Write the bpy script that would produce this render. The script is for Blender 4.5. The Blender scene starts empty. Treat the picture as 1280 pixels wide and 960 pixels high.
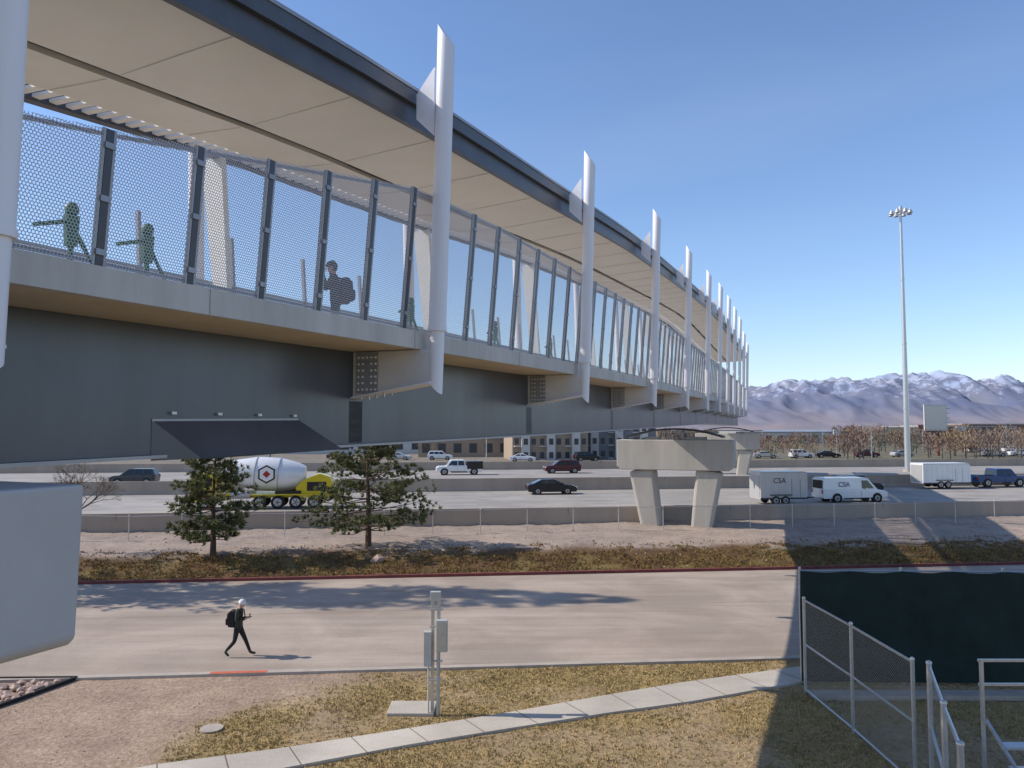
import bpy, math, random
import numpy as np
from mathutils import Vector, Matrix, noise
R=random.Random(7)
sc=bpy.context.scene
col=sc.collection
# ---------------------------------------------------------------- materials
def lk(nt,a,b): nt.links.new(a,b)
def newmat(name):
    m=bpy.data.materials.new(name); m.use_nodes=True
    nt=m.node_tree; b=nt.nodes['Principled BSDF']; return m,nt,b
def mat(name,c,rough=.7,metal=0,var=.12,scale=3,bump=0,c2=None,spec=.4,detail=6,bscale=None,streak=False):
    m,nt,b=newmat(name)
    b.inputs['Roughness'].default_value=rough; b.inputs['Metallic'].default_value=metal
    b.inputs['Specular IOR Level'].default_value=spec
    tc=nt.nodes.new('ShaderNodeTexCoord'); n=nt.nodes.new('ShaderNodeTexNoise')
    n.inputs['Scale'].default_value=scale; n.inputs['Detail'].default_value=detail; n.inputs['Roughness'].default_value=.65
    if streak:
        mp=nt.nodes.new('ShaderNodeMapping'); mp.inputs['Scale'].default_value=(1,1,.18); lk(nt,tc.outputs['Object'],mp.inputs[0]); lk(nt,mp.outputs[0],n.inputs['Vector'])
    else: lk(nt,tc.outputs['Object'],n.inputs['Vector'])
    r=nt.nodes.new('ShaderNodeValToRGB')
    if c2 is None:
        a=[max(0,x*(1-var)) for x in c]; d=[min(1,x*(1+var)) for x in c]
    else: a,d=c,c2
    r.color_ramp.elements[0].position=.3; r.color_ramp.elements[1].position=.7
    r.color_ramp.elements[0].color=(*a,1); r.color_ramp.elements[1].color=(*d,1)
    lk(nt,n.outputs['Fac'],r.inputs['Fac']); lk(nt,r.outputs['Color'],b.inputs['Base Color'])
    if bump:
        n2=nt.nodes.new('ShaderNodeTexNoise'); n2.inputs['Scale'].default_value=bscale or scale*6; n2.inputs['Detail'].default_value=4
        lk(nt,tc.outputs['Object'],n2.inputs['Vector'])
        bp=nt.nodes.new('ShaderNodeBump'); bp.inputs['Strength'].default_value=bump; bp.inputs['Distance'].default_value=.03
        lk(nt,n2.outputs['Fac'],bp.inputs['Height']); lk(nt,bp.outputs['Normal'],b.inputs['Normal'])
    return m
def mth(nt,op,a,b=None,c=None):
    n=nt.nodes.new('ShaderNodeMath'); n.operation=op
    for i,v in enumerate((a,b,c)):
        if v is None: continue
        if hasattr(v,'links'): lk(nt,v,n.inputs[i])
        else: n.inputs[i].default_value=v
    return n.outputs[0]
def alphamat(name,c,kind,p,t,rough=.5,metal=0):
    m,nt,b=newmat(name); b.inputs['Base Color'].default_value=(*c,1); b.inputs['Roughness'].default_value=rough; b.inputs['Metallic'].default_value=metal
    uv=nt.nodes.new('ShaderNodeUVMap'); s=nt.nodes.new('ShaderNodeSeparateXYZ'); lk(nt,uv.outputs[0],s.inputs[0])
    u=mth(nt,'DIVIDE',s.outputs[0],p); v=mth(nt,'DIVIDE',s.outputs[1],p)
    if kind=='holes':
        ds=[]
        for off in ((0,0),(.5,.866)):
            a=mth(nt,'SUBTRACT',mth(nt,'FRACT',mth(nt,'ADD',u,off[0])),.5)
            q=mth(nt,'MULTIPLY',mth(nt,'SUBTRACT',mth(nt,'FRACT',mth(nt,'DIVIDE',mth(nt,'ADD',v,off[1]),1.732)),.5),1.732)
            ds.append(mth(nt,'ADD',mth(nt,'MULTIPLY',a,a),mth(nt,'MULTIPLY',q,q)))
        solid=mth(nt,'GREATER_THAN',mth(nt,'MINIMUM',ds[0],ds[1]),t*t)
    else:
        a=mth(nt,'LESS_THAN',mth(nt,'FRACT',mth(nt,'ADD',u,v)),t); q=mth(nt,'LESS_THAN',mth(nt,'FRACT',mth(nt,'ADD',mth(nt,'SUBTRACT',u,v),500)),t)
        solid=mth(nt,'MAXIMUM',a,q)
    lk(nt,solid,b.inputs['Alpha']); return m
M={}
M['soffit']=mat('roof_soffit_panel',(.74,.70,.62),.55,0,.045,.8)
M['slat']=mat('white_slat',(.78,.77,.74),.5,0,.04,2)
M['fascia']=mat('roof_edge_steel',(.085,.090,.105),.4,.2,.15,1.5)
M['cap']=mat('light_metal_cap',(.33,.34,.37),.35,.3,.1,2)
M['pole']=mat('white_painted_steel',(.76,.75,.79),.4,0,.05,1.2,streak=True)
M['girder']=mat('girder_steel_paint',(.105,.115,.137),.30,.25,.16,.7,streak=True)
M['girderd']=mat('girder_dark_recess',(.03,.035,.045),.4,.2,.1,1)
M['bracket']=mat('bracket_steel_paint',(.64,.62,.61),.45,0,.08,2)
M['deckc']=mat('deck_edge_concrete',(.53,.50,.465),.85,0,.14,1.5,.3,streak=True)
M['deckj']=mat('deck_joint',(.3,.28,.26),.85)
M['soff2']=mat('deck_soffit_concrete',(.58,.49,.38),.85,0,.1,1.2,.2)
M['postd']=mat('fence_post_dark',(.07,.07,.085),.4,.3,.1,3)
M['postl']=mat('fence_post_light',(.30,.30,.32),.4,.4,.1,3)
M['perf']=alphamat('perforated_mesh',(.46,.44,.48),'holes',.036,.39,.45,0)
M['perfw']=alphamat('perforated_mesh_far',(.62,.6,.62),'holes',.036,.35,.45,0)
M['pier']=mat('pier_concrete',(.42,.39,.345),.85,0,.16,.7,.3,bscale=6,streak=True)
M['pierg']=mat('pier_cap_painted_concrete',(.47,.45,.445),.7,0,.07,.8,.2,bscale=8)
M['galv']=mat('galvanised_steel',(.50,.51,.52),.35,.6,.12,8)
M['chain']=alphamat('chain_link_wire',(.42,.43,.44),'wire',.07,.09,.4,.4)
M['chainfar']=alphamat('chain_link_wire_far',(.4,.38,.36),'wire',.08,.05,.5,.2)
M['green']=mat('green_windscreen_fabric',(.010,.024,.021),.85,0,.3,1.5,.5,bscale=5)
M['box']=mat('grey_box_paint',(.46,.46,.44),.5,.1,.08,4)
M['black']=mat('black_cloth',(.018,.018,.02),.9,0,.3,20)
M['jacket']=mat('olive_jacket_cloth',(.035,.037,.03),.9,0,.3,15)
M['skin']=mat('skin',(.48,.28,.2),.6,0,.08,20)
M['hat']=mat('knit_hat',(.62,.62,.64),.95,0,.1,40)
M['shoe']=mat('shoe_dark',(.03,.03,.03),.7)
M['glass']=mat('car_glass',(.02,.024,.03),.08,0,.1,2,spec=.6)
M['tyre']=mat('tyre_rubber',(.02,.02,.02),.85)
M['rim']=mat('wheel_rim',(.45,.45,.46),.35,.7)
M['lamp']=mat('headlamp_glass',(.7,.7,.7),.2)
M['red']=mat('tail_lamp_red',(.35,.02,.015),.3)
for n,c in dict(white=(.72,.72,.72),black=(.014,.014,.017),maroon=(.07,.012,.018),blue=(.02,.05,.16),silver=(.4,.4,.4),darkgrey=(.05,.055,.06),yellow=(.62,.47,.02),trail=(.50,.48,.47)).items():
    M['p_'+n]=mat('paint_'+n,c,.25,.1,.04,1,spec=.5)
M['bark']=mat('bark',(.10,.065,.045),.95,0,.3,6,.6)
M['needle']=mat('pine_needles_dark',(.075,.095,.038),.8,0,.35,.8)
M['needle2']=mat('pine_needles_light',(.19,.19,.075),.8,0,.3,1.0)
M['twig']=mat('bare_twigs',(.12,.085,.06),.95,0,.3,2)
M['lum']=mat('luminaire_housing',(.5,.5,.5),.4,.3)

# ---------------------------------------------------------------- mesh builder
def empty(name,loc=(0,0,0),rz=0):
    o=bpy.data.objects.new(name,None); o.location=loc; o.rotation_euler=(0,0,rz); col.objects.link(o); return o
class B:
    def __init__(s): s.v=[];s.f=[];s.m=[];s.mats=[];s.uv={}
    def mi(s,m):
        if isinstance(m,str): m=M[m]
        if m not in s.mats: s.mats.append(m)
        return s.mats.index(m)
    def add(s,v,f,m,uv=None):
        n=len(s.v); s.v+= [tuple(x) for x in v]; k=s.mi(m)
        for i,q in enumerate(f):
            if uv: s.uv[len(s.f)]=uv[i]
            s.f.append([n+j for j in q]); s.m.append(k)
    def box(s,c,d,m,rz=0):
        ca,sa=math.cos(rz),math.sin(rz);v=[]
        for z in (-.5,.5):
            for x,y in ((-.5,-.5),(.5,-.5),(.5,.5),(-.5,.5)):
                X,Y=x*d[0],y*d[1]; v.append((c[0]+X*ca-Y*sa,c[1]+X*sa+Y*ca,c[2]+z*d[2]))
        s.add(v,[(3,2,1,0),(4,5,6,7),(0,1,5,4),(1,2,6,5),(2,3,7,6),(3,0,4,7)],m)
    def beam(s,p0,p1,side,w,d,m,w1=None,d1=None):
        p0,p1=Vector(p0),Vector(p1); ax=(p1-p0).normalized(); sd=Vector(side); sd=(sd-ax*sd.dot(ax)).normalized(); up=ax.cross(sd)
        w1=w if w1 is None else w1; d1=d if d1 is None else d1; v=[]
        for p,a,b in ((p0,w,d),(p1,w1,d1)):
            for x,y in ((-.5,-.5),(.5,-.5),(.5,.5),(-.5,.5)): v.append(p+sd*x*a+up*y*b)
        s.add(v,[(3,2,1,0),(4,5,6,7),(0,1,5,4),(1,2,6,5),(2,3,7,6),(3,0,4,7)],m)
    def cyl(s,p0,p1,r0,r1,m,n=12,cap=True):
        p0,p1=Vector(p0),Vector(p1); ax=(p1-p0).normalized()
        a=ax.orthogonal().normalized(); b=ax.cross(a); v=[]
        for p,r in ((p0,r0),(p1,r1)):
            for i in range(n):
                t=2*math.pi*i/n; v.append(p+a*math.cos(t)*r+b*math.sin(t)*r)
        f=[(i,(i+1)%n,n+(i+1)%n,n+i) for i in range(n)]
        if cap: f+=[tuple(range(n-1,-1,-1)),tuple(range(n,2*n))]
        s.add(v,f,m)
    def prism(s,poly,w,m):  # xz polygon, half width function of z
        n=len(poly); v=[(x,-w(z),z) for x,z in poly]+[(x,w(z),z) for x,z in poly]
        f=[tuple(range(n)),tuple(range(2*n-1,n-1,-1))]+[((i+1)%n,i,n+i,n+(i+1)%n) for i in range(n)]
        s.add(v,f,m)
    def revolve(s,p0,ax,prof,m,n=20):
        p0=Vector(p0);ax=Vector(ax).normalized();a=ax.orthogonal().normalized();b=ax.cross(a);v=[];f=[]
        for (t,r) in prof:
            for i in range(n):
                q=2*math.pi*i/n; v.append(p0+ax*t+a*math.cos(q)*r+b*math.sin(q)*r)
        for k in range(len(prof)-1):
            for i in range(n): f.append((k*n+i,k*n+(i+1)%n,(k+1)*n+(i+1)%n,(k+1)*n+i))
        s.add(v,f,m)
    def obj(s,name,parent=None,smooth=False,bevel=0,loc=None,rz=0):
        me=bpy.data.meshes.new(name); me.from_pydata(s.v,[],s.f)
        for m in s.mats: me.materials.append(m)
        me.polygons.foreach_set('material_index',s.m)
        if s.uv:
            ul=me.uv_layers.new(name='UVMap')
            for fi,u in s.uv.items():
                for li,c in zip(me.polygons[fi].loop_indices,u): ul.data[li].uv=c
        if smooth: me.polygons.foreach_set('use_smooth',[True]*len(s.f))
        me.update(); o=bpy.data.objects.new(name,me); col.objects.link(o)
        if smooth:
            try:
                me.set_sharp_from_angle(angle=math.radians(40))
            except Exception: pass
        if bevel:
            b=o.modifiers.new('bev','BEVEL'); b.width=bevel; b.segments=2; b.limit_method='ANGLE'; b.angle_limit=math.radians(35)
        if parent: o.parent=parent
        if loc: o.location=loc
        o.rotation_euler=(0,0,rz)
        return o
def interp(t,x):
    xs=[a for a,b in t]; ys=[b for a,b in t]; return float(np.interp(x,xs,ys))

# ---------------------------------------------------------------- bridge
def crv(Y): return 0 if Y<22 else .07*(math.sqrt((Y-22)**2+100)-10)
def E(Y): return .427*Y-7.42-crv(Y)
def nrm(Y):
    s=(E(Y+.05)-E(Y-.05))/.1; l=math.hypot(s,1); return Vector((1/l,-s/l,0)),Vector((s/l,1/l,0))
def F(Y,o,z):
    n,t=nrm(Y); return Vector((E(Y)+n.x*o,Y+n.y*o,z))
def zd(Y): return 9.1+.0135*min(Y,62)
def zb(Y): return 7.13+.0135*min(Y,62)
RT=[(-8,10.9),(8.7,12.58),(13,13.05),(21,13.62),(28.5,14.28),(38.5,15.0),(47,15.65),(56,16.25),(65,16.6),(110,16.7)]
def zr(Y): return interp(RT,Y)
FT=[(-8,9.9),(6.7,10.34),(13.1,11.66),(15.7,11.80),(21,11.86)]
def zf(Y): return interp(FT,Y) if Y<21 else zd(Y)+2.47
br=empty('pedestrian_bridge')
Y0,Y1=-6.0,104.0
def loft(name,Ys,sec,m,closed=True,parent=br):
    b=B(); n=len(sec(Ys[0])); v=[];f=[]
    for Y in Ys: v+=[F(Y,o,z) for o,z in sec(Y)]
    k=len(Ys)
    for j in range(k-1):
        for i in range(n if closed else n-1):
            a=j*n+i;c=j*n+(i+1)%n; f.append((a,c,c+n,a+n))
    if closed: f+=[tuple(range(n-1,-1,-1)),tuple(range((k-1)*n,k*n))]
    b.add(v,f,m); return b.obj(name,parent)
YS=[Y0+i*2 for i in range(int((Y1-Y0)/2)+1)]
W=-4.8
loft('deck_slab',YS,lambda Y:[(.12,zd(Y)),(.12,zd(Y)-.31),(-.02,zd(Y)-.31),(-.02,zd(Y)-.12),(W+.02,zd(Y)-.12),(W+.02,zd(Y)-.31),(W-.12,zd(Y)-.31),(W-.12,zd(Y))],'deckc')
loft('deck_soffit',YS,lambda Y:[(-.025,zd(Y)-.125),(-.025,zd(Y)-.30),(W+.025,zd(Y)-.30),(W+.025,zd(Y)-.125)],'soff2')
loft('box_girder',YS,lambda Y:[(-1.3,zd(Y)-.302),(-1.3,zb(Y)),(W+1.3,zb(Y)),(W+1.3,zd(Y)-.302)],'girder')
loft('girder_bottom_flange',YS,lambda Y:[(-1.18,zb(Y)-.003),(-1.18,zb(Y)-.045),(W+1.18,zb(Y)-.045),(W+1.18,zb(Y)-.003)],'cap')
b=B()
for Y in np.arange(-4,100,4.3):
    b.beam(F(Y,.122,zd(Y)-.005),F(Y,.122,zd(Y)-.305),nrm(Y)[1],.008,.008,'deckj')
b.obj('deck_edge_joints',br)
# roof
def rs(Y): return zr(Y)
loft('roof_edge_beam',YS,lambda Y:[(-.2,rs(Y)),(-.2,rs(Y)+.36),(-.10,rs(Y)+.36),(-.10,rs(Y)+.60),(-.5,rs(Y)+.60),(-.5,rs(Y)+.3),(-.32,rs(Y)+.06),(-.32,rs(Y))],'fascia')
loft('roof_edge_cap',YS,lambda Y:[(-.08,rs(Y)+.602),(-.08,rs(Y)+.66),(-.55,rs(Y)+.66),(-.55,rs(Y)+.602)],'cap')
loft('roof_panel_inner',YS,lambda Y:[(-.325,rs(Y)+.05),(-2.45,rs(Y)-.10),(-2.45,rs(Y)+.2),(-.325,rs(Y)+.3)],'soffit')
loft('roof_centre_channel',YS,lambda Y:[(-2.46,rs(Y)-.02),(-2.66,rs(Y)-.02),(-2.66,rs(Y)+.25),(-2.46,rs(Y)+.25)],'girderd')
loft('roof_panel_outer',YS,lambda Y:[(-2.67,rs(Y)-.10),(-3.95,rs(Y)-.05),(-3.95,rs(Y)+.2),(-2.67,rs(Y)+.2)],'soffit')
loft('roof_far_beam',YS,lambda Y:[(-4.62,rs(Y)-.02),(-4.8,rs(Y)-.02),(-4.8,rs(Y)+.4),(-4.62,rs(Y)+.4)],'fascia')
b=B()
Y=Y0+.3
while Y<Y1-.5:
    b.beam(F(Y,-3.96,rs(Y)+.03),F(Y,-4.61,rs(Y)+.05),nrm(Y)[1],.13,.05,'slat'); Y+=.26
b.obj('roof_slats',br)
b=B() # soffit panel seams
Y=Y0+1.0
while Y<Y1-1:
    b.beam(F(Y,-.4,rs(Y)+.035),F(Y,-2.4,rs(Y)-.103),nrm(Y)[1],.008,.014,'bracket')
    b.beam(F(Y,-2.7,rs(Y)-.106),F(Y,-3.9,rs(Y)-.06),nrm(Y)[1],.008,.014,'bracket'); Y+=2.44
b.obj('roof_panel_seams',br)
b=B()
for Y in np.arange(2.3,100,4.2):
    b.beam(F(Y,-2.56,rs(Y)-.04),F(Y+1.6,-2.56,rs(Y+1.6)-.04),nrm(Y)[0],.09,.03,'black')
b.obj('channel_light_fittings',br)
# fence
b=B();bm=B();YP=[]
Y=7.6-1.075*12
while Y<Y1-1: YP.append(Y); Y+=1.075
LN=.085
for i,Y in enumerate(YP):
    h=zf(Y)-zd(Y)+.06; n,t=nrm(Y); p0=F(Y,.02,zd(Y)-.02); p1=F(Y,.02+LN*h,zd(Y)+h)
    b.beam(p0,p1,t,.085,.075,'postd')
    for s in (-1,1): b.beam(p0+t*s*.062+n*.02,p1+t*s*.062+n*.02,t,.03,.03,'postl')
    for q in (.12,.5,.88):
        c=p0.lerp(p1,q)+n*.045; b.beam(c-Vector((0,0,.03)),c+Vector((0,0,.03)),t,.11,.02,'postl')
    if i+1<len(YP):
        Yn=YP[i+1]; h2=zf(Yn)-zd(Yn)+.06
        q0=F(Yn,.02,zd(Yn)-.02); q1=F(Yn,.02+LN*h2,zd(Yn)+h2)
        b.beam(p1-Vector((0,0,.05)),q1-Vector((0,0,.05)),n,.03,.04,'postl')
        b.beam(p0+Vector((0,0,.07)),q0+Vector((0,0,.07)),n,.03,.04,'postl')
        L=(q0-p0).length; u=i*L
        bm.add([p0+n*.03,q0+n*.03,q1+n*.03,p1+n*.03],[(0,1,2,3)],'perf',[[(u,0),(u+L,0),(u+L,h2),(u,h)]])
for i,Y in enumerate(YP):   # far side
    n,t=nrm(Y); h=1.25
    p0=F(Y,W+.1,zd(Y)); p1=F(Y,W+.1-.08*h,zd(Y)+h)
    if i%2==0: b.beam(p0,F(Y,W+.1-.08*2.3,zd(Y)+min(2.3,zf(Y)-zd(Y)+.2)),t,.07,.07,'postl')
    if i+1<len(YP):
        Yn=YP[i+1]; q0=F(Yn,W+.1,zd(Yn)); q1=F(Yn,W+.1-.08*h,zd(Yn)+h)
        b.beam(p1,q1,n,.05,.05,'postl'); L=(q0-p0).length; u=i*L
        bm.add([p0,q0,q1,p1],[(0,1,2,3)],'perfw',[[(u,0),(u+L,0),(u+L,h),(u,h)]])
b.obj('fence_posts_and_rails',br); bm.obj('perforated_fence_panels',br)
# poles + brackets
PY=[-1.0,6.46,13.5,21.3,29.9,38.7,48,56.2,64,71.5,79,86.5,94]
PT=[13.4,13.8,14.35,14.92,15.75,16.4,17.1,17.85,18.3,18.55,18.7,18.1,17.7]
bp=B();bb=B();bf=B()
for Y,zt in zip(PY,PT):
    n,t=nrm(Y)
    for sgn in (1,-1):
        def O(o): return o if sgn>0 else W-o
        zc=zd(Y)+.03; z0=zd(Y)-1.1
        def pp(z): return F(Y,O(.38+.03*(z-zc)),z)
        N=20; r=.155; rings=[]; v=[]
        for z,ci,rr in ((z0,.26,.125),(zc-.03,0,.13),(zc-.03,0,.17),(zc+.05,0,.17),(zc+.05,0,r),(zt-.9,0,r),(zt,.46,r)):
            c=pp(z)
            for k in range(N):
                a=2*math.pi*k/N; x=math.cos(a);y=math.sin(a)
                v.append(c+n*sgn*x*rr+t*y*rr+Vector((0,0,ci*(.5-x*.5))))
        K=7; f=[(j*N+k,j*N+(k+1)%N,(j+1)*N+(k+1)%N,(j+1)*N+k) for j in range(K-1) for k in range(N)]
        f+=[tuple(range(N-1,-1,-1)),tuple(range((K-1)*N,K*N))]
        bp.add(v,f,'pole')
        zg=zr(Y)
        pts=[(.30,zg+.95),(.30,zg-.30),(-.06,zg+.05),(-.06,zg+.5)]
        vv=[F(Y,O(o),z)+t*s*.02 for s in (-1,1) for o,z in pts]
        bp.add(vv,[(0,1,2,3),(7,6,5,4),(0,4,5,1),(1,5,6,2),(2,6,7,3),(3,7,4,0)],'pole')
        pts=[(-1.29,zd(Y)-.315),(.30,zd(Y)-.315),(.30,zd(Y)-.88),(-1.29,zd(Y)-1.12)]
        vv=[F(Y,O(o),z)+t*s*.11 for s in (-1,1) for o,z in pts]
        bb.add(vv,[(3,2,1,0),(4,5,6,7),(0,1,5,4),(1,2,6,5),(2,3,7,6),(3,0,4,7)],'bracket')
        bb.beam(F(Y,O(.32),zd(Y)-.895),F(Y,O(-1.29),zd(Y)-1.14),t,.36,.03,'pole')
        bb.beam(F(Y,O(-.98),zd(Y)-.33)-t*.125,F(Y,O(-.98),zd(Y)-1.06)-t*.125,n,.46,.025,'cap')
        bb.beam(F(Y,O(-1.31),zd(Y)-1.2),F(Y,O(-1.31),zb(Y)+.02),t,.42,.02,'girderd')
        for i in range(5):
            for j in range(6):
                if j in(0,5) or i!=2:
                    c=F(Y,O(-1.15+i*.09),zd(Y)-.42-j*.115)-t*.135
                    bb.cyl(c,c-t*.03,.022,.018,'pole',6)
        for i in range(4):
            c=F(Y,O(-1.1+i*.16),zd(Y)-1.13+i*.024)
            for s in (-.13,.13): bb.cyl(c+t*s,c+t*s-Vector((0,0,.035)),.022,.02,'galv',6)
    # inner tapered fin on the far side, from deck to roof
    if Y>0: bf.beam(F(Y,W+.42,zd(Y)-.1),F(Y,W-.02,zr(Y)-.02),n,.30,.14,'slat',.52,.14)
bp.obj('support_fins',br,smooth=True); bb.obj('outrigger_brackets',br); bf.obj('inner_roof_fins',br)
def fairing(ya,yb):
    b=B()
    top=[F(ya,-1.295,7.70),F(yb-.5,-1.295,7.74)]; bot=[F(ya+.45,-.93,7.2),F(yb+.15,-.93,7.25)]
    back=[F(ya,-1.295,7.18),F(yb+.25,-1.295,7.24)]
    v=top+bot+back
    b.add(v,[(0,2,3,1),(2,4,5,3),(0,4,2),(1,3,5)],'girder')
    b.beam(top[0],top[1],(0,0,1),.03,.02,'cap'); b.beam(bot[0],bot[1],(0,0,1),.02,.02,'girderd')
    for i in range(4):
        c=F(ya+.3+i*(yb-ya-.9)/3,-1.28,7.78); n,t=nrm(10); b.beam(c,c+Vector((0,0,.035)),t,.08,.05,'galv')
    b.obj('girder_access_fairing',br)
fairing(9.35,12.5)
M['greenpaint']=mat('green_painted_metal',(.02,.13,.07),.5)
def green_stand(Y,o,h,i):
    b=B(); g='greenpaint'; n,t=nrm(Y); p=F(Y,o,zd(Y)-.12); e=Vector((0,0,1))
    b.cyl(p,p+e*h*.62,.05,.04,g,8); b.cyl(p+e*h*.6,p+e*h*.84,.09,.11,g,8)
    b.revolve(p+e*h*.84,e,[(0,.03),(.04,.09),(.11,.1),(.17,.07),(.2,0.01)],g,10)
    b.cyl(p+e*h*.8,p+e*h*.7+t*-.55,.035,.03,g,6); b.cyl(p+e*h*.78,p+e*h*.45+t*.4,.035,.03,g,6)
    b.cyl(p+e*h*.3,p+t*.28,.04,.03,g,6); b.cyl(p+e*h*.3,p-t*.28,.04,.03,g,6)
    b.obj('green_metal_sculpture',None,smooth=True)
for i,(Y,o,h) in enumerate([(9.55,-3.2,1.8),(10.75,-3.2,1.8),(18.2,-3.2,1.8),(23,-3.2,1.8),(28,-3.2,1.8)]): green_stand(Y,o,h,i)
# piers
def pier(name,Yc,z0,zt,capd,half,wid,cm,oc=-2.4):
    p=empty(name); n,t=nrm(Yc); c=F(Yc,oc,0); b=B()
    prof=[(-half,zt),(-half,zt-capd+.25),(-half+.3,zt-capd),(half-.3,zt-capd),(half,zt-capd+.25),(half,zt)]
    v=[c+n*x+t*s*wid/2+Vector((0,0,z)) for s in(-1,1) for x,z in prof]; k=len(prof)
    b.add(v,[tuple(range(k)),tuple(range(2*k-1,k-1,-1))]+[((i+1)%k,i,k+i,k+(i+1)%k) for i in range(k)],cm)
    b.obj('cap_beam',p,bevel=.05)
    b=B()
    for s in (-1,1):
        top=c+n*s*(half*.58)+Vector((0,0,zt-capd)); bot=c+n*s*(half*.42)+Vector((0,0,z0-.3))
        b.beam(bot,top,n,1.35,1.5,cm,1.75,1.8)
    b.obj('inclined_columns',p,bevel=.2)
    b=B()
    for s in (-1,1):
        b.beam(c+n*s*1.6+Vector((0,0,zt+.002)),c+n*s*1.6+Vector((0,0,zt+.2)),n,1.0,1.0,'pier')
    N=14
    for j in range(N):
        a0=-1+2*j/N;a1=-1+2*(j+1)/N
        h=lambda a:zt+.2+.55*(1-a*a)
        b.beam(c+n*a0*3.3+Vector((0,0,h(a0))),c+n*a1*3.3+Vector((0,0,h(a1))),t,1.9,.12,'girderd')
    b.obj('bearings',p)
pier('bridge_pier',53.5,.7,6.78,2.1,4.0,2.2,'pier')
pier('bridge_pier',100,1.5,6.9,2.1,4.0,2.2,'pier')
p=empty('bridge_abutment_pier'); b=B()
n,t=nrm(5); c=F(6.12,0,0)
prof=[(-6.0,7.1),(-6.0,5.9),(.50,5.68),(.57,5.75),(.62,7.1)]
v=[c+n*x+t*s+Vector((0,0,z)) for s in(-1.1,1.1) for x,z in prof];k=5
b.add(v,[tuple(range(k)),tuple(range(2*k-1,k-1,-1))]+[((i+1)%k,i,k+i,k+(i+1)%k) for i in range(k)],'pierg'); b.obj('cap_beam',p,bevel=.035)
b=B(); b.beam(c+n*-3+Vector((0,0,-.2)),c+n*-3+Vector((0,0,5.8)),n,1.8,1.5,'pierg'); b.obj('column',p,bevel=.1)

# ---------------------------------------------------------------- terrain
def Yn(X): return 25.15+.09*X
def Yf(X): return 40+.11*X
def Yw(X): return 54.6+.14*X
def ss(a,b,x):
    t=min(1,max(0,(x-a)/(b-a))); return t*t*(3-2*t)
def T(X,Y):
    d=Y-Yf(X)
    if Y>126:
        z=1.4-max(0,Y-300)*.0105 if Y>150 else 1.4
        return max(z,-40)
    if Y>Yw(X)-.1: return 1.0 if Y<Yw(X)+30 else 1.3
    nz=noise.noise(Vector((X*.5,Y*.5,0)))*.5+noise.noise(Vector((X*.17,Y*.17,5)))
    if d>0:
        return .02+ss(0,5.5,d)*(.62+.14*nz)+ss(5,14,d)*.2+noise.noise(Vector((X*1.7,Y*1.7,3)))*.08*ss(.3,1,d)
    if Y<Yn(X)-.2: return noise.noise(Vector((X*.9,Y*.9,3)))*.04-.02
    return -.02
ys=list(np.arange(-20,12,2.0))+list(np.arange(12,60,.45))+list(np.arange(60,126,6))+[126.1,150,200,300]
y=400
while y<42000: ys.append(y); y*=1.35
xs=list(np.arange(-48,48.1,.55)); g=[];x=50
while x<42000: g.append(x); x*=1.35
xs=[-a for a in reversed(g)]+xs+g
cols=[];vv=[]
walk=[(-12,15.2,13.9),(-9.81,16.7,15.25),(-8.24,17.66,16.1),(-5.4,18.64,17.4),(-2.66,19.8,18.74),(0,20.95,19.85),(2.6,22.2,20.9),(5,23.3,21.75),(9.1,24.84,23.6),(14,26.0,24.9)]
def wU(X): return interp([(a,b) for a,b,c in walk],X)
def wL(X): return interp([(a,c) for a,b,c in walk],X)
MUD=(.375,.275,.205);GR=(.33,.24,.105);MU=(.13,.078,.04);GV=(.355,.285,.235);FAR=(.23,.20,.165);EG=(.19,.14,.055)
def mix(a,b,t): return tuple(a[i]*(1-t)+b[i]*t for i in range(3))
def zone(X,Y):
    d=Y-Yf(X); nz=noise.noise(Vector((X*.35,Y*.35,9)));n2=noise.noise(Vector((X*1.1,Y*1.1,2)))
    if Y>126: return mix(FAR,(.17,.155,.11),ss(-.2,.3,noise.noise(Vector((X*.004,Y*.004,0)))))
    if d>-1:
        c=mix(MU,EG,ss(-.1,.35,nz+.3*n2+.2*ss(10,20,X)))
        return mix(c,GV,ss(3.6,5.4,d+1.6*nz))
    g1=ss(-8.5,-5.0,X+3*nz+n2-(.5*(Y-20)))
    if Y<wL(X): g1=max(g1,ss(-.1,.2,nz+.2))*.9
    g1*= .55+.45*ss(-.35,.15,nz+.5*n2)
    c=mix(MUD,GR,g1)
    return c
for yy in ys:
    for xx in xs:
        vv.append((xx,yy,T(xx,yy))); cols.append((*zone(xx,yy),1))
nx=len(xs); ff=[(j*nx+i,j*nx+i+1,(j+1)*nx+i+1,(j+1)*nx+i) for j in range(len(ys)-1) for i in range(nx-1)]
me=bpy.data.meshes.new('ground'); me.from_pydata(vv,[],ff)
ca=me.color_attributes.new('zone','FLOAT_COLOR','POINT'); ca.data.foreach_set('color',np.array(cols).ravel())
me.polygons.foreach_set('use_smooth',[True]*len(ff))
m,nt,bs=newmat('ground_soil_and_dry_grass'); bs.inputs['Roughness'].default_value=.95; bs.inputs['Specular IOR Level'].default_value=.1
at=nt.nodes.new('ShaderNodeAttribute'); at.attribute_name='zone'
ge=nt.nodes.new('ShaderNodeNewGeometry')
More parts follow.
